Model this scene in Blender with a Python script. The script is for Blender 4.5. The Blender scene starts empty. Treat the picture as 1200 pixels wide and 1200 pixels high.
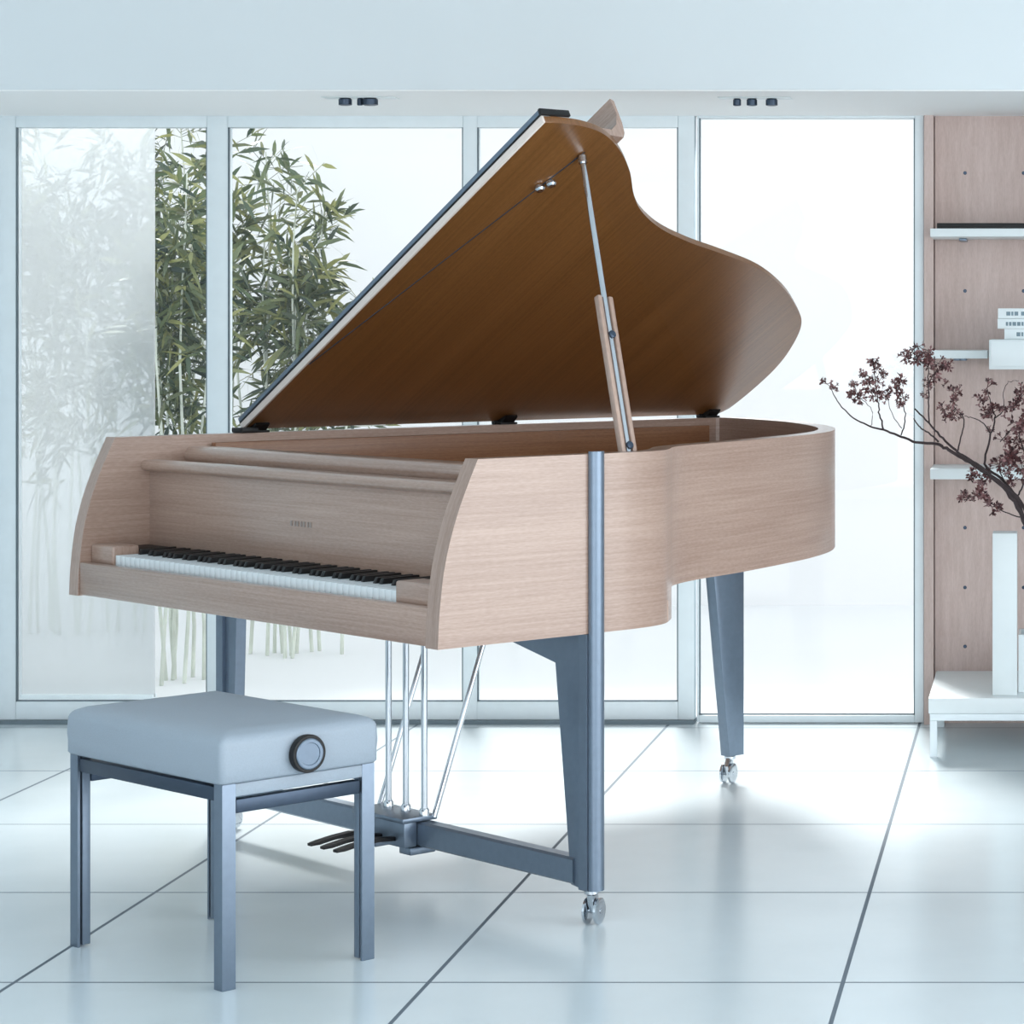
import bpy, bmesh, math, random
from mathutils import Vector, Matrix
R = random.Random(7)
PI = math.pi
sc = bpy.context.scene
COL = sc.collection
CAMH = 1.3

# ---------------------------------------------------------------- materials
def new_mat(name):
    m = bpy.data.materials.new(name); m.use_nodes = True
    nt = m.node_tree; b = nt.nodes['Principled BSDF']
    return m, nt, b

def lin(c):
    return tuple(((v/255)/12.92 if v/255 <= .04045 else ((v/255+.055)/1.055)**2.4) for v in c) + (1,)

def plain(name, rgb, rough=.5, metal=0, noise=0.0, nscale=20, bump=0, spec=None, coat=0):
    m, nt, b = new_mat(name)
    b.inputs['Base Color'].default_value = lin(rgb)
    b.inputs['Roughness'].default_value = rough
    b.inputs['Metallic'].default_value = metal
    if spec is not None: b.inputs['Specular IOR Level'].default_value = spec
    if coat: b.inputs['Coat Weight'].default_value = coat; b.inputs['Coat Roughness'].default_value = .1
    tc = nt.nodes.new('ShaderNodeTexCoord'); n = nt.nodes.new('ShaderNodeTexNoise')
    n.inputs['Scale'].default_value = nscale; n.inputs['Detail'].default_value = 4
    nt.links.new(tc.outputs['Object'], n.inputs['Vector'])
    if noise:
        h = nt.nodes.new('ShaderNodeHueSaturation'); h.inputs['Color'].default_value = lin(rgb)
        mr = nt.nodes.new('ShaderNodeMapRange')
        mr.inputs['From Min'].default_value = .3; mr.inputs['From Max'].default_value = .7
        mr.inputs['To Min'].default_value = 1-noise; mr.inputs['To Max'].default_value = 1+noise
        nt.links.new(n.outputs['Fac'], mr.inputs['Value']); nt.links.new(mr.outputs[0], h.inputs['Value'])
        nt.links.new(h.outputs[0], b.inputs['Base Color'])
    if bump:
        bp = nt.nodes.new('ShaderNodeBump'); bp.inputs['Strength'].default_value = bump
        bp.inputs['Distance'].default_value = .002
        nt.links.new(n.outputs['Fac'], bp.inputs['Height']); nt.links.new(bp.outputs[0], b.inputs['Normal'])
    return m

def wood(name, c_dark, c_light, rough=.38, su=3.0, sv=160.0, coat=.25):
    """veneer: grain runs along the U direction of the part's UV map (metres)"""
    m, nt, b = new_mat(name)
    uv = nt.nodes.new('ShaderNodeUVMap'); uv.uv_map = 'grain'
    mp = nt.nodes.new('ShaderNodeMapping'); mp.inputs['Scale'].default_value = (su, sv, 1)
    n = nt.nodes.new('ShaderNodeTexNoise'); n.inputs['Scale'].default_value = 1; n.inputs['Detail'].default_value = 3
    n.inputs['Roughness'].default_value = .6
    mp2 = nt.nodes.new('ShaderNodeMapping'); mp2.inputs['Scale'].default_value = (.6, 9, 1)
    n2 = nt.nodes.new('ShaderNodeTexNoise'); n2.inputs['Scale'].default_value = 1; n2.inputs['Detail'].default_value = 2
    mp3 = nt.nodes.new('ShaderNodeMapping'); mp3.inputs['Scale'].default_value = (60, 320, 1)
    n3 = nt.nodes.new('ShaderNodeTexNoise'); n3.inputs['Scale'].default_value = 1; n3.inputs['Detail'].default_value = 1
    L = nt.links.new
    for a, c in ((mp, n), (mp2, n2), (mp3, n3)):
        L(uv.outputs[0], a.inputs[0]); L(a.outputs[0], c.inputs['Vector'])
    a1 = nt.nodes.new('ShaderNodeMath'); a1.operation = 'MULTIPLY_ADD'; a1.inputs[1].default_value = .45
    a2 = nt.nodes.new('ShaderNodeMath'); a2.operation = 'MULTIPLY_ADD'; a2.inputs[1].default_value = .3
    a3 = nt.nodes.new('ShaderNodeMath'); a3.operation = 'MULTIPLY'; a3.inputs[1].default_value = .25
    L(n3.outputs['Fac'], a3.inputs[0]); L(n2.outputs['Fac'], a2.inputs[0]); L(a3.outputs[0], a2.inputs[2])
    L(n.outputs['Fac'], a1.inputs[0]); L(a2.outputs[0], a1.inputs[2])
    cr = nt.nodes.new('ShaderNodeValToRGB'); e = cr.color_ramp.elements
    e[0].position = .36; e[0].color = lin(c_dark); e[1].position = .62; e[1].color = lin(c_light)
    L(a1.outputs[0], cr.inputs[0]); L(cr.outputs[0], b.inputs['Base Color'])
    b.inputs['Roughness'].default_value = rough
    b.inputs['Coat Weight'].default_value = coat; b.inputs['Coat Roughness'].default_value = .25
    bp = nt.nodes.new('ShaderNodeBump'); bp.inputs['Strength'].default_value = .08; bp.inputs['Distance'].default_value = .001
    L(a1.outputs[0], bp.inputs['Height']); L(bp.outputs[0], b.inputs['Normal'])
    return m

M = {}
M['wood'] = wood('beech_veneer', (150, 121, 106), (180, 153, 138), rough=.34, coat=.8)
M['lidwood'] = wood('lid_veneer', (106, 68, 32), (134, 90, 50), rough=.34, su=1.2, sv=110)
M['maple'] = wood('maple_edge', (222, 206, 196), (238, 226, 218), rough=.35)
M['innerwood'] = wood('inner_veneer', (120, 78, 50), (152, 106, 74), rough=.4)
M['wallwood'] = wood('wall_veneer', (192, 170, 162), (212, 192, 186), rough=.6, su=8, sv=60, coat=0)
M['steel'] = plain('satin_steel', (120, 134, 150), rough=.34, metal=.7, noise=.04, nscale=60)
M['darksteel'] = plain('dark_steel', (70, 82, 98), rough=.36, metal=.8, noise=.04, nscale=60)
M['chrome'] = plain('chrome', (205, 210, 216), rough=.14, metal=1)
M['black'] = plain('black_lacquer', (8, 8, 10), rough=.5)
M['ivory'] = plain('white_key_plastic', (226, 234, 238), rough=.25)
M['leather'] = plain('grey_leather', (158, 170, 182), rough=.5, noise=.03, nscale=300, bump=.25)
M['white'] = plain('white_lacquer', (226, 234, 236), rough=.35, noise=.01)
M['paint'] = plain('white_paint', (226, 233, 236), rough=.7, noise=.012, nscale=3)
M['ceil'] = plain('ceiling_paint', (236, 240, 242), rough=.8, noise=.01, nscale=2)
M['fascia'] = plain('fascia_paint', (222, 229, 232), rough=.8, noise=.01, nscale=2)
M['soffit'] = plain('soffit_brightened', (250, 251, 251), rough=.8)  # whiter than the fascia: light from floor and terrace put into the colour
M['frame'] = plain('aluminium_frame', (230, 239, 243), rough=.45, metal=.0, noise=.02)
M['seal'] = plain('rubber_seal', (110, 124, 132), rough=.7)
M['plate'] = plain('gilt_iron', (150, 112, 60), rough=.4, metal=.5)
M['bark'] = plain('dark_bark', (52, 40, 42), rough=.8, noise=.2, nscale=40, bump=.4)
M['gardenwall'] = plain('garden_render', (234, 236, 238), rough=.9, noise=.01, nscale=2)
M['terrace'] = plain('terrace_stone', (226, 229, 231), rough=.8, noise=.01, nscale=2)
M['culm'] = plain('bamboo_cane', (206, 211, 200), rough=.5, noise=.15, nscale=8)
M['ink'] = plain('grey_ink', (120, 140, 150), rough=.7)
M['inlay'] = plain('grey_inlay', (150, 138, 132), rough=.5)

def leaf_mat(name, cols, trans=.35):
    m, nt, b = new_mat(name)
    g = nt.nodes.new('ShaderNodeNewGeometry'); cr = nt.nodes.new('ShaderNodeValToRGB')
    el = cr.color_ramp.elements
    while len(el) < len(cols): el.new(.5)
    for i, c in enumerate(cols): el[i].position = i/(len(cols)-1); el[i].color = lin(c)
    nt.links.new(g.outputs['Random Per Island'], cr.inputs[0])
    nt.links.new(cr.outputs[0], b.inputs['Base Color']); b.inputs['Roughness'].default_value = .45
    tr = nt.nodes.new('ShaderNodeBsdfTranslucent'); mx = nt.nodes.new('ShaderNodeMixShader'); mx.inputs[0].default_value = trans
    nt.links.new(cr.outputs[0], tr.inputs[0]); nt.links.new(b.outputs[0], mx.inputs[1]); nt.links.new(tr.outputs[0], mx.inputs[2])
    nt.links.new(mx.outputs[0], nt.nodes['Material Output'].inputs[0])
    return m
M['leaf'] = leaf_mat('bamboo_leaf', [(66, 84, 66), (108, 120, 82), (50, 66, 60), (150, 152, 96), (80, 98, 80)], .22)
M['blossom'] = leaf_mat('dried_blossom', [(74, 38, 40), (110, 66, 66), (56, 30, 34), (150, 112, 112), (84, 44, 44)], .15)

def glass_mat():
    m, nt, b = new_mat('window_glass')
    nt.nodes.remove(b)
    t = nt.nodes.new('ShaderNodeBsdfTransparent'); t.inputs[0].default_value = (.975, .985, .985, 1)
    g = nt.nodes.new('ShaderNodeBsdfGlossy'); g.inputs['Roughness'].default_value = .02
    fr = nt.nodes.new('ShaderNodeFresnel'); fr.inputs[0].default_value = 1.3
    mx = nt.nodes.new('ShaderNodeMixShader')
    nt.links.new(fr.outputs[0], mx.inputs[0]); nt.links.new(t.outputs[0], mx.inputs[1]); nt.links.new(g.outputs[0], mx.inputs[2])
    nt.links.new(mx.outputs[0], nt.nodes['Material Output'].inputs[0]); return m
M['glass'] = glass_mat()

def frosted():
    m, nt, b = new_mat('frosted_glass')
    nt.nodes.remove(b)
    t = nt.nodes.new('ShaderNodeBsdfTransparent'); t.inputs[0].default_value = (.97, .99, 1, 1)
    d = nt.nodes.new('ShaderNodeBsdfDiffuse'); d.inputs[0].default_value = (.97, .98, .98, 1)
    tl = nt.nodes.new('ShaderNodeBsdfTranslucent'); tl.inputs[0].default_value = (.42, .43, .44, 1)
    m1 = nt.nodes.new('ShaderNodeMixShader'); m1.inputs[0].default_value = .5
    m2 = nt.nodes.new('ShaderNodeMixShader'); m2.inputs[0].default_value = .50
    L = nt.links.new
    L(d.outputs[0], m1.inputs[1]); L(tl.outputs[0], m1.inputs[2]); L(t.outputs[0], m2.inputs[1]); L(m1.outputs[0], m2.inputs[2])
    L(m2.outputs[0], nt.nodes['Material Output'].inputs[0]); return m
M['frosted'] = frosted()

def floor_mat():
    m, nt, b = new_mat('floor_tiles')
    L = nt.links.new
    tc = nt.nodes.new('ShaderNodeTexCoord'); sx = nt.nodes.new('ShaderNodeSeparateXYZ'); L(tc.outputs['Object'], sx.inputs[0])
    def grid(out, x0, per, w):
        a = nt.nodes.new('ShaderNodeMath'); a.operation = 'SUBTRACT'; a.inputs[1].default_value = x0 - per*40 - per/2
        L(out, a.inputs[0])
        p = nt.nodes.new('ShaderNodeMath'); p.operation = 'MODULO'; p.inputs[1].default_value = per; L(a.outputs[0], p.inputs[0])
        s = nt.nodes.new('ShaderNodeMath'); s.operation = 'SUBTRACT'; s.inputs[1].default_value = per/2; L(p.outputs[0], s.inputs[0])
        ab = nt.nodes.new('ShaderNodeMath'); ab.operation = 'ABSOLUTE'; L(s.outputs[0], ab.inputs[0])
        c = nt.nodes.new('ShaderNodeMath'); c.operation = 'LESS_THAN'; c.inputs[1].default_value = w/2; L(ab.outputs[0], c.inputs[0])
        return c.outputs[0]
    gx = grid(sx.outputs[0], -.3855, .8237, .009); gy = grid(sx.outputs[1], 5.090, .8115, .0075)
    mx = nt.nodes.new('ShaderNodeMath'); mx.operation = 'MAXIMUM'; L(gx, mx.inputs[0]); L(gy, mx.inputs[1])
    n = nt.nodes.new('ShaderNodeTexNoise'); n.inputs['Scale'].default_value = 2.2; n.inputs['Detail'].default_value = 6; L(tc.outputs['Object'], n.inputs['Vector'])
    cr = nt.nodes.new('ShaderNodeValToRGB'); e = cr.color_ramp.elements
    e[0].position = .3; e[0].color = lin((206, 217, 222)); e[1].position = .7; e[1].color = lin((216, 226, 230)); L(n.outputs['Fac'], cr.inputs[0])
    mc = nt.nodes.new('ShaderNodeMix'); mc.data_type = 'RGBA'; mc.inputs['B'].default_value = lin((104, 116, 126))
    L(mx.outputs[0], mc.inputs['Factor']); L(cr.outputs[0], mc.inputs['A']); L(mc.outputs['Result'], b.inputs['Base Color'])
    rr = nt.nodes.new('ShaderNodeMapRange'); rr.inputs['To Min'].default_value = .22; rr.inputs['To Max'].default_value = .8
    L(mx.outputs[0], rr.inputs['Value']); L(rr.outputs[0], b.inputs['Roughness'])
    bp = nt.nodes.new('ShaderNodeBump'); bp.invert = True; bp.inputs['Distance'].default_value = .002; bp.inputs['Strength'].default_value = .5
    L(mx.outputs[0], bp.inputs['Height']); L(bp.outputs[0], b.inputs['Normal'])
    b.inputs['Specular IOR Level'].default_value = .5
    return m
M['floor'] = floor_mat()

# ---------------------------------------------------------------- mesh helpers
def BM(): return bmesh.new()

def box(bm, x0, x1, y0, y1, z0, z1, bev=0, seg=2):
    vs = [bm.verts.new((x, y, z)) for x in (x0, x1) for y in (y0, y1) for z in (z0, z1)]
    fs = [bm.faces.new([vs[i] for i in q]) for q in ((0,1,3,2),(4,6,7,5),(0,4,5,1),(2,3,7,6),(0,2,6,4),(1,5,7,3))]
    if bev:
        es = list({e for f in fs for e in f.edges})
        bmesh.ops.bevel(bm, geom=es, offset=bev, segments=seg, profile=.5, affect='EDGES')

def prism(bm, pts, a0, a1, axis, bev=0):
    """closed polygon pts in the two other axes, extruded a0..a1 along axis (0,1,2)"""
    def P(p, a):
        l = list(p); l.insert(axis, a); return l
    A = [bm.verts.new(P(p, a0)) for p in pts]; B = [bm.verts.new(P(p, a1)) for p in pts]
    n = len(pts); fa = bm.faces.new(A); fb = bm.faces.new(B[::-1])
    fs = [bm.faces.new((A[i], B[i], B[(i+1) % n], A[(i+1) % n])) for i in range(n)]
    if bev:
        es = list({e for f in (fa, fb) for e in f.edges})
        bmesh.ops.bevel(bm, geom=es, offset=bev, segments=2, profile=.5, affect='EDGES')

def tube(bm, pts, rad, n=12, cap=True):
    pts = [Vector(p) for p in pts]
    rads = rad if isinstance(rad, (list, tuple)) else [rad]*len(pts)
    rings = []
    up = None
    for i, p in enumerate(pts):
        d = (pts[min(i+1, len(pts)-1)] - pts[max(i-1, 0)]).normalized()
        if up is None:
            up = Vector((0, 0, 1)) if abs(d.z) < .9 else Vector((1, 0, 0))
        a = d.cross(up).normalized(); b = d.cross(a).normalized(); up = -b if False else up
        rings.append([bm.verts.new(p + rads[i]*(math.cos(2*PI*k/n)*a + math.sin(2*PI*k/n)*b)) for k in range(n)])
    for r1, r2 in zip(rings, rings[1:]):
        for k in range(n): bm.faces.new((r1[k], r1[(k+1) % n], r2[(k+1) % n], r2[k]))
    if cap: bm.faces.new(rings[0][::-1]); bm.faces.new(rings[-1])

def lathe(bm, prof, c, axis='z', n=32, mat=None):
    """prof [(r,h)...] round an axis through c; both ends closed"""
    rings = []
    ax = {'x': Vector((1,0,0)), 'y': Vector((0,1,0)), 'z': Vector((0,0,1))}[axis] if isinstance(axis, str) else Vector(axis).normalized()
    a = ax.orthogonal().normalized(); b = ax.cross(a); c = Vector(c)
    for r, h in prof:
        rings.append([bm.verts.new(c + ax*h + r*(math.cos(2*PI*k/n)*a + math.sin(2*PI*k/n)*b)) for k in range(n)])
    for r1, r2 in zip(rings, rings[1:]):
        for k in range(n): bm.faces.new((r1[k], r1[(k+1) % n], r2[(k+1) % n], r2[k]))
    bm.faces.new(rings[0][::-1]); bm.faces.new(rings[-1])

def link(name, bm, mat, parent=None, grain=None, smooth=True, ang=32):
    bmesh.ops.recalc_face_normals(bm, faces=bm.faces)
    if grain is not None:
        uvl = bm.loops.layers.uv.get('grain') or bm.loops.layers.uv.new('grain')
        if grain != 'keep':
            oth = [i for i in range(3) if i != grain]
            bm.normal_update()
            for f in bm.faces:
                end = abs(f.normal[grain]) > .75
                for l in f.loops:
                    co = l.vert.co
                    l[uvl].uv = (co[oth[1]], co[oth[0]]) if end else (co[grain], co[oth[0]] + co[oth[1]])
    if smooth:
        for f in bm.faces: f.smooth = True
        for e in bm.edges:
            e.smooth = len(e.link_faces) == 2 and e.calc_face_angle(0) < math.radians(ang)
    me = bpy.data.meshes.new(name); bm.to_mesh(me); bm.free()
    me.materials.append(mat if not isinstance(mat, str) else M[mat])
    o = bpy.data.objects.new(name, me); COL.objects.link(o)
    if parent: o.parent = parent
    return o

def tag(o, label=None, cat=None, group=None, kind=None):
    if label: o['label'] = label
    if cat: o['category'] = cat
    if group: o['group'] = group
    if kind: o['kind'] = kind
    return o

def empty(name, loc, rz=0):
    o = bpy.data.objects.new(name, None); o.empty_display_size = .1
    COL.objects.link(o); o.location = loc; o.rotation_euler = (0, 0, rz); return o

def struct(name, bm, mat, parent=None, grain=None):
    o = link(name, bm, mat, parent, grain)
    if not parent: o['kind'] = 'structure'
    return o

# ---------------------------------------------------------------- the room
XL, XR = -5.3, 2.7
YB = 8.45           # glazing line
ZS = 2.004          # soffit / window head
YS = 7.54           # front of the bulkhead
ZC = 2.62
b = BM(); box(b, XL-.2, XR+.2, -2.6, YB+.16, -.12, 0); struct('floor', b, 'floor')
b = BM(); box(b, XL-.2, XR+.2, -2.6, YB+.16, ZC, ZC+.2); struct('ceiling', b, 'ceil')
b = BM(); box(b, XL, XR, YS, YB+.14, ZS, ZC); struct('wall_bulkhead', b, 'fascia')
b = BM(); box(b, XL, XR, YS+.004, YB+.139, ZS-.004, ZS-.0003); struct('soffit_bright_sheet', b, 'soffit')  # thin sheet added so the soffit looks more brightly lit than the bulkhead
b = BM(); box(b, XL-.2, XL, -2.6, YB+.16, 0, ZC); struct('wall_left', b, 'paint')
# right wall with a wide window opening
b = BM()
box(b, XR, XR+.2, 5.6, YB+.16, 0, ZC); box(b, XR, XR+.2, -2.6, .2, 0, ZC)
box(b, XR, XR+.2, .2, 5.6, 2.3, ZC)
struct('wall_right', b, 'paint')
# timber lined wall at the back right, with small peg holes drilled in it
XW = -.372
b = BM(); box(b, XW+.008+.028, XR, YB-.012, YB+.14, 0, ZS)
struct('wall_back', b, 'wallwood', grain=2)
b = BM(); box(b, XW+.002, XW+.033, YB-.05, YB+.14, 0, ZS); struct('trim_1', b, 'wallwood', grain=2)
b = BM()
for px in (1131, 1199.5):
    for py in (203, 341, 618, 688, 757):
        X = (px-1215)/3000*YB; Z = CAMH-(py-385)/3000*YB
        lathe(b, [(.0045, 0), (.006, .001)], (X, YB-.014, Z), axis='y', n=12)
struct('trim_2', b, 'darksteel')

# glazing -----------------------------------------------------------
def sash(parent, x0, x1, z0, z1, l, r, t, bt, y=YB, dep=.05):
    b = BM()
    box(b, x0, x0+l, y-dep/2, y+dep/2, z0, z1, .003); box(b, x1-r, x1, y-dep/2, y+dep/2, z0, z1, .003)
    box(b, x0+l, x1-r, y-dep/2+.001, y+dep/2-.001, z1-t, z1, .003); box(b, x0+l, x1-r, y-dep/2+.001, y+dep/2-.001, z0, z0+bt, .003)
    f = link('window_frame', b, 'frame', parent)
    b = BM(); box(b, x0+l-.004, x1-r+.004, y-.006, y+.006, z0+bt-.004, z1-t+.004)
    link('pane', b, 'glass', parent)
    b = BM(); g = .004
    for q in ((x0+l, x0+l+g, z0+bt, z1-t), (x1-r-g, x1-r, z0+bt, z1-t), (x0+l, x1-r, z0+bt, z0+bt+g)):
        box(b, q[0], q[1], y-.020, y-.008, q[2], q[3])
    link('gasket', b, 'seal', parent)
w1 = empty('window_1', (0, 0, 0)); w1['kind'] = 'structure'
sash(w1, XL, -4.42, .012, ZS, .05, .05, .042, .06)
sash(w1, -4.42, -3.364, .012, ZS, .05, .056, .042, .06)
sash(w1, -3.364, -2.666, .012, ZS, .002, .066, .042, .06)
sash(w1, -2.666, -1.845, .012, ZS, .002, .044, .042, .06)
sash(w1, -1.845, -1.127, .012, ZS, .002, .054, .042, .06)
b = BM(); box(b, XL, -1.127, YB-.05, YB+.05, 0, .012); link('sill', b, 'seal', w1)
w2 = empty('window_2', (0, 0, 0)); w2['kind'] = 'structure'
sash(w2, -1.118, -.3715, .004, ZS, .006, .030, .012, .024, dep=.06)

# outdoors ----------------------------------------------------------
b = BM(); box(b, -12, 8, YB+.161, 12.6, -.14, -.02); struct('floor_terrace', b, 'terrace')
b = BM(); box(b, -12, 8, 12.2, 12.4, -.02, 3.1); struct('wall_garden', b, 'gardenwall')
s = empty('privacy_screen', (-4.2, 9.1, -.02))
tag(s, 'tall frosted glass screen standing on the terrace outside the leftmost window', 'screen')
b = BM(); box(b, -1.4, 1.064, -.006, .006, .01, 2.35); link('frosted_panel', b, 'frosted', s)
b = BM(); box(b, -1.4, 1.064, -.02, .02, 0, .02); link('floor_rail', b, 'frame', s)

# ---------------------------------------------------------------- camera
cam = bpy.data.cameras.new('camera'); co = bpy.data.objects.new('camera', cam); COL.objects.link(co)
co.location = (0, 0, CAMH); co.rotation_euler = (PI/2, 0, 0)
cam.sensor_width = 36; cam.lens = 90; cam.shift_x = -(1215-600)/1200; cam.shift_y = -(600-385)/1200
cam.clip_end = 200
sc.camera = co

# ---------------------------------------------------------------- the piano
VT = Vector((.68322831, .73020482)); UT = Vector((-.73020482, .68322831))
PA = math.atan2(VT.y, VT.x)
piano = empty('grand_piano', (-1.235, 5.279, 0), PA)
tag(piano, 'pale beech grand piano with raised lid and steel legs on the tiled floor', 'piano')
# local axes: x = length from the keyboard to the tail, y = from treble to bass side, z = up
ZR = 1.027; ZB = .637; ZT = .708; SW = 1.612; TH = .046
def catmull(pts, n=8):
    out = []
    P = [pts[0]] + pts + [pts[-1]]
    for i in range(1, len(P)-2):
        p0, p1, p2, p3 = [Vector(q) for q in P[i-1:i+3]]
        for k in range(n):
            t = k/n
            out.append(.5*((2*p1) + (-p0+p2)*t + (2*p0-5*p1+4*p2-p3)*t*t + (-p0+3*p1-3*p2+p3)*t**3))
    out.append(Vector(P[-2])); return out
prof = [(0, ZB), (.003, .70), (.012, .78), (.022, .83), (.036, .88), (.052, .925), (.069, .965), (.085, 1.0), (.098, ZR)]
profs = catmull(prof, 4)
ACUT = .25
def arm(s0, s1):
    b = BM(); prism(b, [(p.x, p.y) for p in profs] + [(ACUT, ZR), (ACUT, ZB)], s0, s1, 1)
    return link('arm', b, 'wood', piano, grain=0)
arm(0, TH); arm(SW-TH, SW)
# rim sweep: treble side, bent side, tail, spine
curve = catmull([(.42, 0), (.50, .002), (.565, .011), (.62, .034), (.67, .078), (.74, .145), (.86, .205), (1.03, .262), (1.23, .345), (1.42, .435), (1.60, .555),
                 (1.76, .72), (1.90, .93), (2.01, 1.15), (2.075, 1.36), (2.10, 1.50)], 8)
outer = [Vector((ACUT, 0)), Vector((.36, 0))] + curve + [Vector((2.095, 1.58)), Vector((2.06, SW)), Vector((1.4, SW)), Vector((ACUT, SW))]
nn = len(outer)
cum = [ACUT]
for i in range(1, nn): cum.append(cum[-1] + (outer[i]-outer[i-1]).length)
def offs(i, d):
    a = (outer[i]-outer[i-1]).normalized() if i > 0 else (outer[1]-outer[0]).normalized()
    c = (outer[i+1]-outer[i]).normalized() if i < nn-1 else a
    n1 = Vector((-a.y, a.x)); n2 = Vector((-c.y, c.x)); n = (n1+n2).normalized()
    return outer[i] + n*d/max(.5, n.dot(n1))
inner = [offs(i, TH) for i in range(nn)]
def zb(i):   # bottom of the rim on the segment i..i+1
    m = (outer[i]+outer[i+1])/2
    return ZB if (m.x < .70) else ZT
b = BM(); uvl = b.loops.layers.uv.new('grain')
def quad(cs, uvs):
    f = b.faces.new([b.verts.new(c) for c in cs])
    for l, q in zip(f.loops, uvs): l[uvl].uv = q
for i in range(nn-1):
    o0, o1, i0, i1 = outer[i], outer[i+1], inner[i], inner[i+1]; z = zb(i); c0, c1 = cum[i], cum[i+1]
    e = .004
    quad([(o0.x, o0.y, z), (o1.x, o1.y, z), (o1.x, o1.y, ZR), (o0.x, o0.y, ZR)], [(c0, z), (c1, z), (c1, ZR), (c0, ZR)])
    quad([(i0.x, i0.y, z), (i0.x, i0.y, ZR), (i1.x, i1.y, ZR), (i1.x, i1.y, z)], [(c0, z), (c0, ZR), (c1, ZR), (c1, z)])
    quad([(o0.x, o0.y, ZR), (o1.x, o1.y, ZR), (i1.x, i1.y, ZR), (i0.x, i0.y, ZR)], [(c0, 0), (c1, 0), (c1, .04), (c0, .04)])
    quad([(o0.x, o0.y, z), (i0.x, i0.y, z), (i1.x, i1.y, z), (o1.x, o1.y, z)], [(c0, 0), (c0, .04), (c1, .04), (c1, 0)])
    if i and zb(i-1) != z:
        quad([(o0.x, o0.y, ZB), (o0.x, o0.y, ZT), (i0.x, i0.y, ZT), (i0.x, i0.y, ZB)], [(0, ZB), (0, ZT), (.04, ZT), (.04, ZB)])
bmesh.ops.remove_doubles(b, verts=b.verts, dist=1e-5)
link('rim', b, 'wood', piano, grain='keep')
# soundboard and case floor
b = BM()
fl = [(p.x, p.y) for p in inner]
prism(b, fl, .90, .915, 2); link('soundboard', b, 'innerwood', piano, grain=0)
b = BM(); lo = [p for p in fl if p[0] < .70]
prism(b, [(.05, TH), (.64, TH), (.69, .13), (.69, SW-TH), (.05, SW-TH)], ZB+.002, ZB+.05, 2); link('keybed', b, 'wood', piano, grain=1)
b = BM(); prism(b, [(.69, .14), (1.4, .50), (1.75, .80), (2.0, 1.30), (2.03, SW-TH-.01), (.69, SW-TH-.01)], ZT+.01, ZT+.03, 2); link('case_bottom', b, 'wood', piano, grain=0)
# inner lining seen over the near rim
b = BM(); box(b, .36, 2.0, SW-TH-.022, SW-TH-.002, .915, 1.006, .002); link('inner_rim', b, 'innerwood', piano, grain=0)
b = BM(); box(b, .36, .385, TH, SW-TH, .915, .975, .004); box(b, .40, .47, TH+.01, SW-TH-.03, .915, .955, .006); link('pin_block', b, 'plate', piano)
# key slip, key blocks, fallboard, rails
b = BM(); box(b, .004, .030, TH, SW-TH, ZB+.002, .720, .004); link('key_slip', b, 'wood', piano, grain=1)
b = BM(); box(b, .030, .21, TH, SW-TH, .69, .714); link('key_frame', b, 'wood', piano, grain=1)
K0, K1 = .213, 1.452
for s0, s1 in ((TH, K0-.002), (K1+.002, SW-TH)):
    b = BM(); box(b, .034, .105, s0, s1, .714, .764, .006, 3); link('key_block', b, 'wood', piano, grain=1)
    b = BM(); box(b, .106, .189, s0, s1, .714, .753, .001); link('end_block', b, 'black', piano)
b = BM(); box(b, .190, .212, TH, SW-TH, .748, .940, .002)
link('fallboard', b, 'wood', piano, grain=1)
b = BM()
for k, w in enumerate((.012, .006, .012, .008, .012, .006, .010)):
    y0 = .80 + k*.014; box(b, .1885, .1905, y0, y0+w*.8, .836, .848)
link('inlay_mark', b, 'inlay', piano)
def rail(t0, t1, z0, z1, name):
    b = BM(); n = 8; r = (z1-z0)/2
    pts = [(t1, z1)] + [(t0+r-r*math.sin(PI*k/n), z0+r+r*math.cos(PI*k/n)) for k in range(n+1)] + [(t1, z0)]
    prism(b, pts, TH, SW-TH, 1); return link(name, b, 'wood', piano, grain=1)
rail(.166, .212, .940, .968, 'fallboard_rail')
b = BM(); box(b, .212, .30, TH, SW-TH, .925, .945); link('desk_shelf', b, 'wood', piano, grain=1)
rail(.285, .345, .950, .998, 'desk_rail')
# keys
wk = (K1-K0)/52
me_w = None
for i in range(52):
    s0 = K0 + i*wk
    if me_w is None:
        b = BM(); box(b, .040, .186, .0005, wk-.0008, .716, .742, .002); o = link('white_key', b, 'ivory', piano); me_w = o.data
    else:
        o = bpy.data.objects.new('white_key', me_w); COL.objects.link(o); o.parent = piano
    o.location = (0, s0, 0)
me_b = None
# from the treble end (C8) down: key i is a white key, note names run C B A G F E D C ...
names = ['C'] + list('BAGFEDC')*7 + ['B', 'A']
for i in range(51):
    if (names[i], names[i+1]) in (('C', 'B'), ('F', 'E')): continue
    s = K0 + (i+1)*wk
    if me_b is None:
        b = BM(); prism(b, [(.090, .742), (.096, .7545), (.186, .756), (.186, .742)], -.0062, .0062, 1, .0012); o = link('black_key', b, 'black', piano); me_b = o.data
    else:
        o = bpy.data.objects.new('black_key', me_b); COL.objects.link(o); o.parent = piano
    o.location = (0, s, 0)

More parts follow.
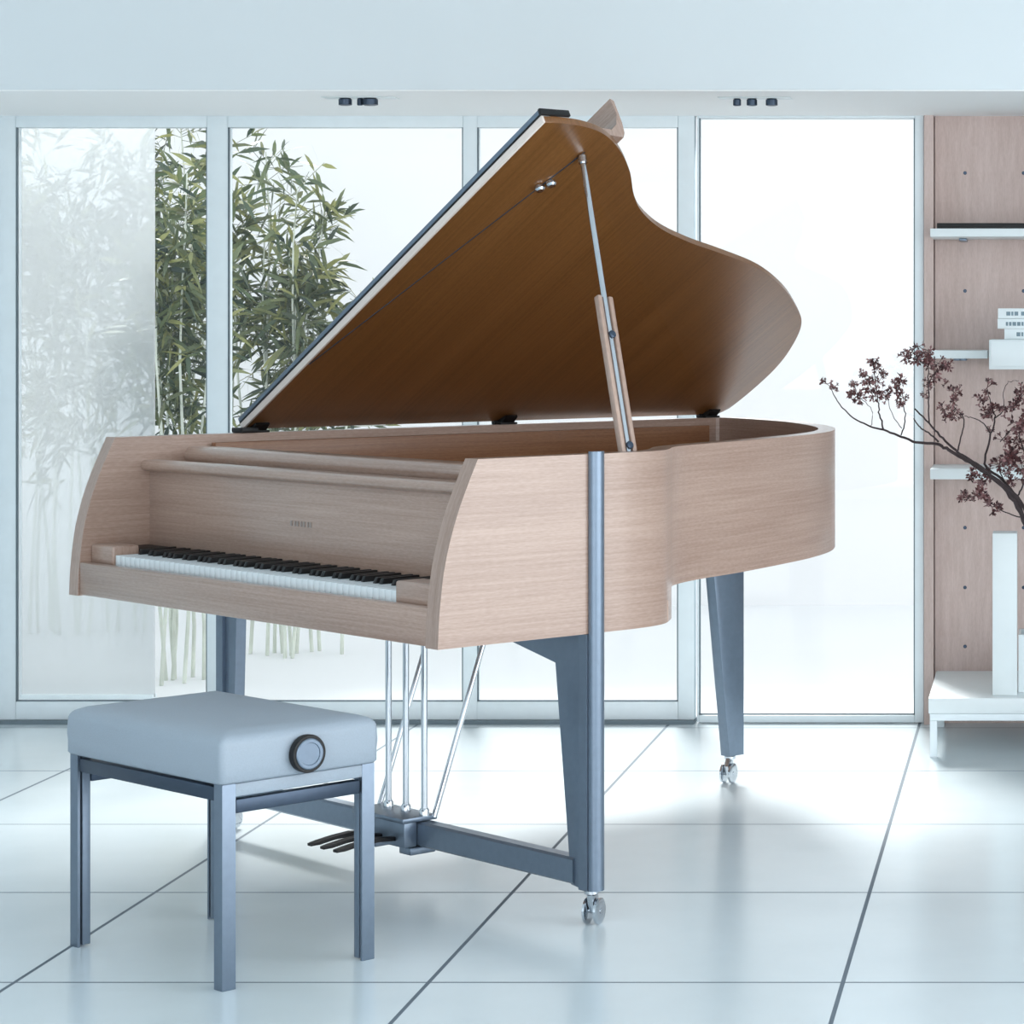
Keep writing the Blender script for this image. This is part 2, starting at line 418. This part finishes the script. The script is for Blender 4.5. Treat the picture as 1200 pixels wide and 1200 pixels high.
# lid ---------------------------------------------------------------
TL = math.radians(29.05); ZH = 1.035; SH = 1.60
W1 = 1.512
lid_out = catmull([(.50, W1), (.58, 1.505), (.66, 1.478), (.745, 1.418), (.835, 1.33), (.915, 1.23), (.995, 1.15), (1.11, 1.072), (1.25, 1.008), (1.39, .958),
                   (1.58, .882), (1.75, .778), (1.885, .668), (1.968, .585), (2.028, .478), (2.078, .335), (2.097, .19), (2.095, .04), (2.07, 0)], 6)
poly = [(.472, 0), (.472, W1)] + [(p.x, p.y) for p in lid_out]
lid = None
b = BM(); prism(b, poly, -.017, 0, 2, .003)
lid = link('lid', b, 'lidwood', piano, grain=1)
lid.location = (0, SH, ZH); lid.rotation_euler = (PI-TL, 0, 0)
def lidpart(name, b, mat, grain=None): return link(name, b, mat, lid, grain)
# light edge banding along the open front edge
b = BM(); box(b, .4655, .472, 0, W1, -.017, .001, .001); lidpart('edge_band', b, 'maple', 1)
# folded front flap lying on the main lid, with its curved lip
b = BM(); fp = [(.474, -.019), (.715, -.019), (.750, -.021), (.760, -.036), (.764, -.066), (.762, -.126), (.750, -.130), (.755, -.088), (.740, -.056), (.715, -.036), (.474, -.032)]
A = [b.verts.new((p[0], .01, p[1])) for p in fp]
B_ = [b.verts.new((p[0], W1-.03-.22*max(0, p[0]-.56), p[1])) for p in fp]
n = len(fp); b.faces.new(A); b.faces.new(B_[::-1])
for i in range(n): b.faces.new((A[i], B_[i], B_[(i+1) % n], A[(i+1) % n]))
lidpart('front_flap', b, 'wood', 1)
b = BM(); box(b, .4645, .4715, .0, W1+.001, -.0215, -.0175, .001)
lidpart('flap_hinge', b, 'black')
b = BM(); box(b, .4640, .4735, .0, W1+.002, -.033, -.0217, .001); lidpart('edge_trim', b, 'steel')
b = BM(); box(b, .462, .545, W1-.002, W1+.006, -.033, -.0175, .001); lidpart('hinge_cap', b, 'black')
# thin dark line and two studs on the underside
b = BM(); d = Vector((.655-.476, 1.40-.36, 0)); nrm = Vector((-d.y, d.x, 0)).normalized()*.0016
a0 = Vector((.476, .36, .0004)); a1 = Vector((.655, 1.40, .0004))
tube(b, [a0, a1], .0016, 8); lidpart('lid_line', b, 'darksteel')
for t, w in ((.622, 1.245), (.640, 1.268)):
    b = BM(); lathe(b, [(.009, 0), (.012, .003), (.013, .010), (.009, .015)], (t, w, 0), n=20); lidpart('stud', b, 'chrome')
# hinges on the spine
for t in (.50, 1.283, 2.03):
    b = BM()
    tube(b, [(t-.03, SH+.0, ZH-.002), (t+.03, SH, ZH-.002)], .009, 12)
    c, s_ = math.cos(TL), math.sin(TL)
    prism(b, [(SH, ZH+.0), (SH-.055*c+.003, ZH+.055*s_-.008), (SH-.055*c, ZH+.055*s_-.012), (SH-.02, ZH-.012)], t-.02, t+.02, 0)
    box(b, t-.028, t+.028, SH-.035, SH+.005, ZR+.0005, ZR+.006, .001)
    link('lid_hinge', b, 'black', piano)
b = BM(); box(b, .44, .49, SW-.06, SW-.005, ZR+.0005, ZR+.014, .003); link('hinge_stop', b, 'black', piano)
# lid prop
pb = Vector((.545, .062, .985)); wt = 1.385
pt = Vector((.655, SH - wt*math.cos(TL), ZH + wt*math.sin(TL)-.004))
pd = (pt-pb).normalized(); ln = (pt-pb).length
prop = empty('lid_prop', pb); prop.parent = piano
zax = pd; xax = (Vector((VT.x*0+1, 0, 0)) - zax*zax.x).normalized(); yax = zax.cross(xax)
prop.rotation_euler = Matrix((xax, yax, zax)).transposed().to_euler()
LW = .43
b = BM()
box(b, -.021, -.009, -.009, .009, 0, LW, .003); box(b, .009, .021, -.009, .009, 0, LW, .003); box(b, -.010, .010, .002, .008, .0, LW-.002, .001)
link('stick', b, 'wood', prop, grain=2)
b = BM(); tube(b, [(0, -.003, .02), (0, -.003, ln-.008)], .0065, 12); tube(b, [(0, -.003, ln-.018), (0, -.003, ln)], .0105, 12); link('rod', b, 'chrome', prop)
b = BM()
for z in (.055, LW-.10):
    b = BM(); lathe(b, [(.006, -.016), (.009, -.014), (.009, -.010)], (0, 0, z), axis='y', n=14); link('pin', b, 'darksteel', prop)
b = BM(); box(b, .520, .575, .047, .078, .955, 1.02, .003); link('prop_bracket', b, 'steel', piano)

# legs --------------------------------------------------------------
def caster(t, s, parent, ang=.6):
    o = link('caster', caster_mesh(), 'chrome', parent); o.location = (t, s, 0); o.rotation_euler = (0, 0, ang); return o
def caster_mesh():
    b = BM()
    for y in (-.017, .009): lathe(b, [(.012, 0), (.026, .0005), (.029, .002), (.029, .007), (.026, .0085), (.012, .008)], (.012, y, .029), axis='y', n=28)
    tube(b, [(.012, -.018, .029), (.012, .018, .029)], .006, 12)
    prism(b, [(-.012, .072), (.016, .072), (.028, .05), (.022, .024), (.006, .024), (-.006, .045)], -.007, .007, 1, .002)
    lathe(b, [(.012, 0), (.016, .003), (.016, .010), (.009, .012)], (0, 0, .066), n=20)
    return b
def front_leg(mirror):
    sgn = -1 if mirror else 1
    def S(s): return (1.572-s) if mirror else s
    e = empty('leg', (0, 0, 0)); e.parent = piano
    b = BM()   # rounded post on the outside of the case
    n = 10; pr = [(.381, S(-.002))] + [(.400-.019*math.cos(PI*k/n), S(-.004-.016*math.sin(PI*k/n))) for k in range(n+1)] + [(.419, S(-.002))]
    prism(b, pr, .078, (ZB-.003) if mirror else ZR+.006, 2)
    if not mirror: pass
    n = 10; pr2 = [(.378, S(.0)), (.378, S(.030)), (.422, S(.030)), (.422, S(.0))]
    prism(b, pr2, .078, ZB-.002, 2)
    link('post', b, 'steel', e)
    b = BM()
    pl = [(S(.030), .078), (S(.068), .082), (S(.085 if mirror else .122), .565), (S(.42), .622), (S(.42), ZB-.001), (S(.030), ZB-.001)]
    prism(b, pl, .386, .414, 0, .002); link('bracket', b, 'steel', e)
    caster(.400, S(.012), e, .5 if not mirror else .2)
front_leg(False); front_leg(True)
b = BM(); prism(b, [(1.655, ZT), (1.778, ZT), (1.778, .078), (1.724, .078)], 1.122, 1.162, 1, .003)
rl = link('leg', b, 'steel', piano); caster(1.742, 1.142, rl, 3.6)
# cross beam and pedal lyre
b = BM(); prism(b, [(.381, .090), (.381, .138), (.386, .143), (.414, .143), (.419, .138), (.419, .090), (.414, .085), (.386, .085)], .055, 1.572-.055, 1); link('cross_beam', b, 'steel', piano)
ly = empty('pedal_lyre', (0, 0, 0)); ly.parent = piano
b = BM(); box(b, .335, .43, .645, .865, .144, .156, .003); box(b, .345, .380, .655, .855, .085, .144, .003); box(b, .36, .43, .652, .700, .066, .084, .003); box(b, .36, .43, .80, .85, .066, .084, .003)
link('pedal_box', b, 'steel', ly)
for s in (.70, .755, .81):
    b = BM(); pts = [(.345, .108), (.30, .112), (.25, .108), (.21, .102), (.190, .099), (.190, .093), (.21, .094), (.25, .100), (.30, .102), (.345, .098)]
    prism(b, pts, s-.011, s+.011, 1, .003); link('pedal', b, 'black', ly)
for s in (.655, .732, .806):
    b = BM(); tube(b, [(.40, s, .15), (.40, s, ZB+.001)], .0075, 14); lathe(b, [(.012, 0), (.012, .012), (.009, .018)], (.40, s, .155), n=16); link('rod', b, 'chrome', ly)
for s in (.645, .875):
    b = BM(); tube(b, [(.42, s, .15), (.59, s, ZB+.001)], .0065, 14); link('brace', b, 'chrome', ly)

# ---------------------------------------------------------------- the stool
FS = Vector((-1.597, 5.035))      # front leg (nearest the camera)
stool = empty('piano_bench', (FS.x, FS.y, 0), PA+math.radians(2.5))
tag(stool, 'grey padded piano bench on square steel legs with a round knob, before the keyboard', 'bench')
# local: x away (towards the piano), y to the left along the keyboard
BW, BD = .55, .322; lw = .0148
def angle_leg(cx_, cy_, sx_, sy_):
    """steel angle profile: corner post with its outer corner outward"""
    b = BM(); t = .006
    x0, y0 = cx_-sx_*lw, cy_-sy_*lw; x1, y1 = cx_+sx_*lw, cy_+sy_*lw
    pts = [(x0, y0), (x1, y0), (x1, y0+sy_*t), (x0+sx_*t, y0+sy_*t), (x0+sx_*t, y1), (x0, y1)]
    prism(b, pts, 0, .405, 2, .001)
    box(b, min(x0+sx_*.011, x1), max(x0+sx_*.011, x1), min(y0+sy_*.011, y1), max(y0+sy_*.011, y1), .004, .402, .002)
    return link('leg', b, 'steel', stool)
for cx_, cy_, sx_, sy_ in ((0, 0, 1, 1), (BD, 0, -1, 1), (0, BW, 1, -1), (BD, BW, -1, -1)): angle_leg(cx_, cy_, sx_, sy_)
b = BM()
for x in (0, BD): box(b, x-.012, x+.012, .018, BW-.018, .370, .398, .002)
for y in (0, BW): box(b, .018, BD-.018, y-.012, y+.012, .345, .372, .002)
link('seat_frame', b, 'darksteel', stool)
b = BM(); box(b, -.010, BD+.010, -.012, BW+.012, .372, .404, .002); link('apron', b, 'leather', stool) if False else b.free()
b = BM(); box(b, .004, BD-.004, -.014, .010, .378, .404, .003); link('side_panel', b, 'leather', stool)
# cushion: subdivided, softly domed
b = BM()
nx, ny = 24, 36; x0, x1, y0, y1 = -.022, BD+.022, -.022, BW+.022; zb0, zt0 = .4055, .500
def cz(fx, fy):
    ex = min(fx, 1-fx)*(x1-x0); ey = min(fy, 1-fy)*(y1-y0)
    return ex, ey
rr = .022
def prof_in(k, n=5):
    a = PI/2*k/n; return rr*(1-math.cos(a)), rr*(1-math.sin(a))
def rrect(x0, x1, y0, y1, r, z, n=5, m=8):
    pts = []
    for (cx_, cy_, a0) in ((x1-r, y1-r, 0), (x0+r, y1-r, PI/2), (x0+r, y0+r, PI), (x1-r, y0+r, 1.5*PI)):
        for k in range(n+1):
            a = a0 + PI/2*k/n; pts.append((cx_+r*math.cos(a), cy_+r*math.sin(a), z))
    return pts
rings = []
lv = [(.004, zb0), (0, zb0+.005), (0, zb0+.03), (-.0015, zb0+.045), (0, zt0-.022)]
for k in range(1, 6):
    a = PI/2*k/6; lv.append((.022*(1-math.cos(a)), zt0-.022+.022*math.sin(a)))
for q in (.03, .06, .10, .14): lv.append((q, zt0+.004*(q/.03)**.5 if q < .14 else zt0+.0085))
for ins, z in lv:
    r = max(.014-.3*ins, .004)
    rings.append([b.verts.new(p) for p in rrect(x0+ins, x1-ins, y0+ins, y1-ins, r, z)])
for r1, r2 in zip(rings, rings[1:]):
    for k in range(len(r1)): b.faces.new((r1[k], r1[(k+1) % len(r1)], r2[(k+1) % len(r1)], r2[k]))
b.faces.new(rings[0][::-1]); b.faces.new(rings[-1])
link('cushion', b, 'leather', stool, ang=50)
# height knob on the treble side
kx, kz = .165, .447
kn = empty('knob', (kx, y0-.001, kz)); kn.parent = stool
b = BM(); lathe(b, [(.020, 0), (.035, -.001), (.038, -.004), (.0385, -.016), (.037, -.019), (.032, -.019), (.0315, -.016), (.012, -.015)], (0, 0, 0), axis='y', n=48); link('knob_ring', b, 'black', kn)
b = BM(); lathe(b, [(.010, -.015), (.0312, -.0155), (.0312, -.020), (.029, -.0215), (.023, -.0215), (.022, -.0195), (.004, -.0195)], (0, 0, 0), axis='y', n=48); link('knob_face', b, 'steel', kn)

# ---------------------------------------------------------------- shelves and bench on the right
def X_at(px, Y): return (px-1215)/3000*Y
def Z_at(py, Y): return CAMH-(py-385)/3000*Y
YF = 8.16
def shelf(z, x1, label, th=.026):
    e = empty('wall_shelf', (-.34, YB-.013, z)); tag(e, label, 'shelf', None)
    b = BM(); box(b, 0, x1+.34, YF-YB+.013, 0, -th/2, th/2, .002); link('board', b, 'white', e)
    for x in (.10, x1+.34-.10):
        b = BM(); box(b, x-.012, x+.012, YF-YB+.15, -.0005, -th/2-.008, -th/2-.0005, .001); link('bracket', b, 'steel', e)
shelf(Z_at(272.5, YF), 1.5, 'topmost white wall shelf, long, carrying a thin black bar')
shelf(Z_at(415.5, YF), X_at(1157, YF), 'short white wall shelf ending against the projecting white box')
shelf(Z_at(555.5, YF), 1.5, 'lowest white wall shelf, behind the dark blossom branches', .034)
b = BM(); z = Z_at(272.5, YF)+.0135
box(b, X_at(1098, 8.2), 1.4, 8.19, 8.38, z, z+.018, .002)
o = link('flat_case', b, 'black'); tag(o, 'thin flat black bar lying along the topmost white wall shelf', 'case')
b = BM(); YX = 7.96
xb0, zb_, zt_ = X_at(1159, YX), Z_at(433, YX), Z_at(398, YX)
e = empty('box_shelf', (xb0, YB-.013, zb_)); tag(e, 'deep pale white box fixed on the wood wall, under the stack of books', 'shelf')
box(b, 0, .60, YX-YB+.013, 0, 0, zt_-zb_, .003); link('carcass', b, 'white', e)
b = BM(); box(b, .006, .594, YX-YB+.008, YX-YB+.0125, .010, zt_-zb_-.004, .001); link('door', b, 'white', e)
# three books lying on it
bz = zt_+.0005
for k, (pxx, th, lab) in enumerate(((1177, .033, 'thin white book at the bottom of the stack, set back to the right'),
                                    (1169, .031, 'white book in the middle of the stack with grey lettering'),
                                    (1169.5, .032, 'white book on top of the stack on the projecting box'))):
    x = X_at(pxx, 8.0)
    e = empty('book', (x, 8.0, bz)); tag(e, lab, 'book', 'books stacked on the projecting white box')
    b = BM(); box(b, .0, .24, .0, .004, 0, th, .001); box(b, 0, .24, .004, .18, 0, .003); box(b, 0, .24, .004, .18, th-.003, th); link('cover', b, 'white', e)
    b = BM(); box(b, .004, .236, .0045, .176, .0032, th-.0032); link('pages', b, 'paint', e)
    b = BM(); xx = .026 if k else .038
    rk = random.Random(k)
    while xx < .20:
        w = rk.uniform(.006, .013); box(b, xx, xx+w, -.0008, .0002, th*.30, th*.68); xx += w + rk.choice((.003, .003, .009))
    link('spine_lettering', b, 'ink', e)
    bz += th+.0005
# low bench
e = empty('media_bench', (-.328, 7.75, 0)); tag(e, 'low white bench on a pale metal frame along the wood wall', 'bench')
b = BM(); box(b, 0, 1.9, 0, .62, .134, .181, .002); link('top', b, 'white', e)
b = BM(); box(b, .004, 1.896, .004, .022, .112, .133, .001); box(b, .004, 1.896, .598, .616, .112, .133, .001); box(b, .004, .022, .022, .598, .112, .133, .001); box(b, 1.878, 1.896, .022, .598, .112, .133, .001)
link('frame', b, 'frame', e)
for x in (.004, 1.874):
    for y in (.004, .596):
        b = BM(); box(b, x, x+.022, y, y+.020, 0, .1115, .001); link('leg', b, 'frame', e)
# tall narrow slab
b = BM(); Y = 7.80
box(b, X_at(1163, Y), X_at(1192, Y), Y, Y+.10, .1815, Z_at(625, Y), .003)
o = link('column_speaker', b, 'white'); 
tag(o, 'tall narrow pale white upright block standing on the low white bench', 'panel'); o.name = 'upright_block'
# square vase
b = BM(); Y = 7.87; vx0, vx1 = X_at(1193.5, Y), X_at(1193.5, Y)+.22; vz = Z_at(744, Y)
t_ = .008
box(b, vx0, vx1, Y, Y+t_, .1815, vz); box(b, vx0, vx1, Y+.16-t_, Y+.16, .1815, vz)
box(b, vx0, vx0+t_, Y+t_, Y+.16-t_, .1815, vz); box(b, vx1-t_, vx1, Y+t_, Y+.16-t_, .1815, vz); box(b, vx0+t_, vx1-t_, Y+t_, Y+.16-t_, .1815, .19)
o = link('vase', b, 'white'); tag(o, 'white square vase holding dark blossom branches, at the right frame edge', 'vase')

# blossom branches ---------------------------------------------------
def cp(x, y, Y): X = 960+x/5; Yp = 390+y/5; return Vector((X_at(X, Y), Y, Z_at(Yp, Y)))
def bez(pts, n=5): return [Vector(p) for p in catmull(pts, n)]
vc = Vector((vx0+.06, 7.94, vz-.14))
def blossom(parent, c, s, k):
    b = BM(); rr = random.Random(k)
    for _ in range(rr.randint(6, 9)):
        d = Vector((rr.gauss(0, 1), rr.gauss(0, 1), rr.gauss(0, 1))).normalized()
        p = d*s*rr.uniform(.45, 1.05)
        tube(b, [(0, 0, 0), p], .0009, 5)
        # five small petals round a bud
        q = d.to_track_quat('Z', 'Y').to_matrix()
        pr = s*rr.uniform(.34, .55)
        bmesh.ops.create_icosphere(b, subdivisions=1, radius=pr*.45, matrix=Matrix.Translation(p))
        for a in range(5):
            an = 2*PI*a/5 + rr.random()
            t = q @ Vector((math.cos(an), math.sin(an), .35)); w = q @ Vector((-math.sin(an), math.cos(an), 0))
            v = [p+t*pr*.25, p+t*pr*.8+w*pr*.4, p+t*pr*1.35+d*pr*.2, p+t*pr*.8-w*pr*.4]
            b.faces.new([b.verts.new(x) for x in v])
    o = link('blossom', b, 'blossom', parent); o.location = c
def branch(label, mains, twigs, clus, Yb):
    o = None; b = BM()
    for pts, r0, r1 in mains + twigs:
        pp = bez(pts); n = len(pp)
        pp = [p + (Vector((R.gauss(0, .0012), 0, R.gauss(0, .0012))) if 0 < i < n-1 else Vector()) for i, p in enumerate(pp)]
        tube(b, pp, [r0+(r1-r0)*i/(n-1) for i in range(n)], 7)
    o = link('blossom_branch', b, 'bark'); tag(o, label, 'branch')
    for i, (x, y, s) in enumerate(clus):
        Y = Yb + R.uniform(-.05, .05)
        blossom(o, cp(x, y, Y), s*1.65, int(x*7+y))
Ya = 7.72
A_main = [vc, cp(1280, 1280, 7.9), cp(1200, 1100, 7.8), cp(1150, 970, 7.75), cp(1050, 870, Ya), cp(940, 795, Ya), cp(860, 745, Ya), cp(760, 685, Ya), cp(690, 652, Ya), cp(590, 645, Ya), cp(480, 610, Ya), cp(380, 570, Ya), cp(300, 548, Ya), cp(200, 500, Ya), cp(120, 420, Ya), cp(70, 330, Ya)]
branch('long dark blossom branch reaching furthest left, in front of the white window', [(A_main, .0085, .0012)],
       [([cp(375, 565, Ya), cp(355, 480, Ya), cp(345, 400, Ya), cp(330, 300, Ya), cp(312, 150, Ya-.02)], .0028, .001),
        ([cp(300, 548, Ya), cp(310, 450, Ya), cp(240, 380, Ya), cp(200, 300, Ya)], .0012, .0008),
        ([cp(480, 600, Ya), cp(500, 520, Ya), cp(500, 440, Ya), cp(450, 350, Ya), cp(470, 280, Ya)], .0022, .001),
        ([cp(485, 560, Ya), cp(440, 500, Ya), cp(385, 350, Ya)], .0014, .0008),
        ([cp(1175, 1080, 7.78), cp(1060, 1035, Ya), cp(960, 960, Ya), cp(850, 968, Ya)], .002, .001)],
       [(45, 300, .012), (95, 312, .009), (205, 300, .008), (240, 385, .012), (210, 360, .012), (290, 300, .015), (340, 215, .013), (312, 150, .013), (270, 270, .011), (250, 240, .009),
        (380, 340, .012), (450, 352, .014), (490, 375, .012), (470, 285, .012), (330, 370, .011), (370, 235, .009), (400, 385, .010), (345, 290, .012), (475, 420, .007), (440, 300, .009),
        (850, 970, .013), (950, 945, .014), (1012, 1020, .017), (885, 985, .011)], Ya)
Yc = 7.66
branch('shorter dark blossom branch rising steeply beside the edge of the wood wall',
       [([vc+Vector((.02, .03, 0)), cp(1300, 1290, 7.86), cp(1215, 1120, 7.74), cp(1120, 960, 7.68), cp(1000, 830, Yc), cp(900, 755, Yc), cp(800, 690, Yc), cp(710, 600, Yc), cp(640, 530, Yc), cp(560, 445, Yc)], .007, .0022)],
       [([cp(700, 640, Yc), cp(640, 590, Yc), cp(580, 545, Yc), cp(555, 500, Yc)], .003, .0015),
        ([cp(645, 535, Yc), cp(640, 400, Yc), cp(640, 260, Yc), cp(640, 120, Yc), cp(580, 80, Yc)], .0024, .001),
        ([cp(640, 300, Yc), cp(680, 230, Yc), cp(730, 190, Yc)], .0014, .0008),
        ([cp(812, 690, Yc), cp(830, 610, Yc), cp(850, 510, Yc), cp(790, 430, Yc), cp(785, 350, Yc)], .0026, .001),
        ([cp(640, 200, Yc), cp(560, 150, Yc), cp(500, 140, Yc)], .0014, .0008),
        ([cp(800, 440, Yc), cp(750, 480, Yc), cp(730, 450, Yc)], .0014, .0008)],
       [(500, 140, .013), (520, 115, .009), (572, 150, .013), (630, 112, .015), (580, 82, .011), (700, 180, .015), (742, 192, .013), (680, 235, .013), (640, 170, .013), (640, 300, .010), (625, 360, .008),
        (790, 350, .012), (730, 450, .012), (780, 400, .014), (750, 490, .010), (795, 480, .012), (740, 300, .008), (820, 330, .007)], Yc)
Yd = 7.80
branch('dense dark blossom branch in front of the lowest white shelf, cut by the frame edge',
       [([vc+Vector((.04, -.01, 0)), cp(1330, 1290, 7.9), cp(1240, 1100, 7.84), cp(1160, 960, Yd), cp(1060, 850, Yd), cp(970, 770, Yd), cp(1000, 620, Yd), cp(1030, 500, Yd), cp(1010, 430, Yd), cp(985, 330, Yd)], .007, .001)],
       [([cp(1005, 590, Yd), cp(960, 530, Yd), cp(900, 498, Yd), cp(850, 488, Yd)], .002, .001),
        ([cp(1160, 960, Yd), cp(1190, 900, Yd), cp(1230, 780, Yd), cp(1180, 640, Yd), cp(1170, 540, Yd)], .003, .001),
        ([cp(1100, 890, Yd), cp(1050, 780, Yd), cp(1130, 720, Yd), cp(1190, 700, Yd)], .002, .001),
        ([cp(1030, 500, Yd), cp(1090, 450, Yd), cp(1150, 420, Yd), cp(1200, 360, Yd)], .002, .001),
        ([cp(1085, 450, Yd), cp(1080, 350, Yd), cp(1110, 290, Yd), cp(1170, 280, Yd)], .0012, .0008),
        ([cp(1060, 640, Yd), cp(1110, 580, Yd), cp(1160, 540, Yd)], .0015, .001)],
       [(985, 320, .014), (950, 390, .013), (1030, 460, .016), (980, 470, .012), (1020, 440, .011), (1100, 450, .013), (1155, 420, .014), (1190, 340, .015), (1210, 400, .014), (1170, 540, .018), (1180, 570, .014),
        (1080, 632, .015), (1165, 655, .013), (1130, 720, .019), (1110, 735, .015), (1050, 770, .015), (1110, 820, .012), (1190, 800, .014), (900, 825, .014), (955, 840, .017), (990, 840, .014), (1130, 870, .011),
        (1200, 560, .014), (1200, 700, .012), (1215, 830, .014), (1005, 570, .008), (1240, 480, .016), (1250, 640, .016)], Yd)

# ---------------------------------------------------------------- bamboo outside
def bamboo(label, base, n, spread, htop, dens, seed, maxlean=.15):
    rr = random.Random(seed)
    e = empty('bamboo_plant', (base[0], base[1], -.02)); tag(e, label, 'bamboo', 'bamboo plants outside the window')
    lb = BM()
    for k in range(n):
        x = rr.uniform(-spread, spread); y = rr.uniform(-.1, .1); h = htop(x, rr)
        lean = rr.uniform(-maxlean, maxlean)*.6 + x*.35
        pts = [Vector((x+lean*(i/8)**2, y+.05*math.sin(i+k), h*i/8)) for i in range(9)]
        b = BM(); tube(b, pts, [.008-.005*i/8 for i in range(9)], 8)
        for i in range(1, 14):
            f = i/14*8; j = min(int(f), 7); p = pts[j].lerp(pts[j+1], f-j)
            lathe(b, [(.0075-.004*i/14, -.003), (.0095-.005*i/14, 0), (.0075-.004*i/14, .003)], p, n=8)
        link('culm', b, 'culm', e)
        for q in range(int(dens*h)):
            t = 1-abs(rr.gauss(0, .34)); t = t if t > .33 else rr.uniform(.35, 1.0)
            f = min(t*8, 7.99); j = int(f); p = pts[j].lerp(pts[j+1], f-j)
            side = Vector((rr.uniform(-1, 1), rr.uniform(-.8, .8), rr.uniform(-.1, .9))).normalized()
            tw = rr.uniform(.05, .17); tip = p + side*tw
            tube(lb, [p, tip], .0012, 4, cap=False)
            for m in range(rr.randint(3, 5)):
                d = (side*.7 + Vector((rr.gauss(0, .6), rr.gauss(0, .6), rr.gauss(-.15, .65)))).normalized()
                L_ = rr.uniform(.07, .15); wd = rr.uniform(.006, .011)
                s_ = d.cross(Vector((rr.gauss(0, 1), rr.gauss(0, 1), rr.gauss(0, 1)))).normalized()
                st = p.lerp(tip, rr.uniform(.4, 1)); dr = Vector((0, 0, -1))
                a = st; m1 = st + d*L_*.3 + dr*L_*.02; m2 = st + d*L_*.65+dr*L_*.09; en = st + d*L_ + dr*L_*.22
                va, vb, vc_, vd, ve, vf = (lb.verts.new(q_) for q_ in (a, m1+s_*wd, m1-s_*wd, m2+s_*wd*.8, m2-s_*wd*.8, en))
                lb.faces.new((va, vb, vc_)); lb.faces.new((vb, vd, ve, vc_)); lb.faces.new((vd, vf, ve))
    link('foliage', lb, 'leaf', e)
YG = 9.6
bamboo('dark green bamboo seen sharply between the frosted screen edge and first window post', (X_at(218, YG), YG), 8, .10, lambda x, r: 1.85+r.uniform(-.35, .15)+x*.9, 25, 3, .06)
bamboo('green bamboo behind the second pane, its top sloping down towards the piano lid', (X_at(325, YG+.75), YG+.75), 13, .26, lambda x, r: 1.82+r.uniform(-.3, .2)-max(0, x)*1.5+max(0, -x)*1.3, 23, 5, .15)
bamboo('pale bamboo showing faintly through the frosted screen at far left', (X_at(100, 11.1), 11.1), 12, .30, lambda x, r: 2.05+r.uniform(-.3, .15), 26, 9, .1)

# ---------------------------------------------------------------- spot lamps in the soffit
def spots(px0, py, xs, label):
    Y = (ZS-CAMH)*3000/(385-py)
    e = empty('ceiling_light', (X_at(px0, Y), Y, ZS-.004)); tag(e, label, 'ceiling light', 'recessed lamp clusters in the soffit')
    b = BM(); box(b, -.11, .11, -.035, .035, -.003, -.0003, .001); link('mounting_plate', b, 'white', e)
    for x, r in xs:
        b = BM(); lathe(b, [(r*.8, -.0005), (r, -.004), (r, -.020), (r*.7, -.022)], (x, 0, -.003), n=20); link('lamp_head', b, 'darksteel', e)
spots(422, 112.5, ((-.045, .020), (0, .009), (.030, .024)), 'recessed ceiling lamp cluster in the white soffit, left one')
spots(885, 113, ((-.055, .012), (-.010, .016), (.050, .018)), 'recessed ceiling lamp cluster in the white soffit, right one')

# ---------------------------------------------------------------- light
w = bpy.data.worlds.new('world'); sc.world = w; w.use_nodes = True
bg = w.node_tree.nodes['Background']; bg.inputs[0].default_value = (.935, .968, 1.0, 1); bg.inputs[1].default_value = 1.5
def area(name, loc, rot, sx, sy, power, col=(1, 1, 1)):
    l = bpy.data.lights.new(name, 'AREA'); l.shape = 'RECTANGLE'; l.size = sx; l.size_y = sy; l.energy = power; l.color = col
    o = bpy.data.objects.new(name, l); COL.objects.link(o); o.location = loc; o.rotation_euler = rot; return o
# daylight entering by the wide window of the right wall
area('right_window_daylight', (XR-.02, 2.9, 1.25), (0, PI/2, 0), 2.1, 5.2, 100, (.95, .98, 1))
# fill light added behind the camera to brighten the room
area('front_fill', (-1.0, -2.5, 1.25), (PI/2, 0, 0), 6.5, 2.3, 100, (.95, .98, 1))
# low hazy sun over the garden wall, coming in through the glass
sl = bpy.data.lights.new('sun', 'SUN'); sl.energy = 7.0; sl.angle = math.radians(14); sl.color = (1, .99, .97)
so = bpy.data.objects.new('sun', sl); COL.objects.link(so)
so.rotation_euler = Vector((.16, -.73, -.66)).to_track_quat('-Z', 'Y').to_euler()
vs = sc.view_settings
sc.display_settings.display_device = 'sRGB'
vs.view_transform = 'Standard'; vs.look = 'None'; vs.exposure = 0; vs.gamma = 1; vs.use_curve_mapping = False
sc.cycles.max_bounces = 10; sc.cycles.transparent_max_bounces = 16; sc.cycles.diffuse_bounces = 6
sc.cycles.use_denoising = True
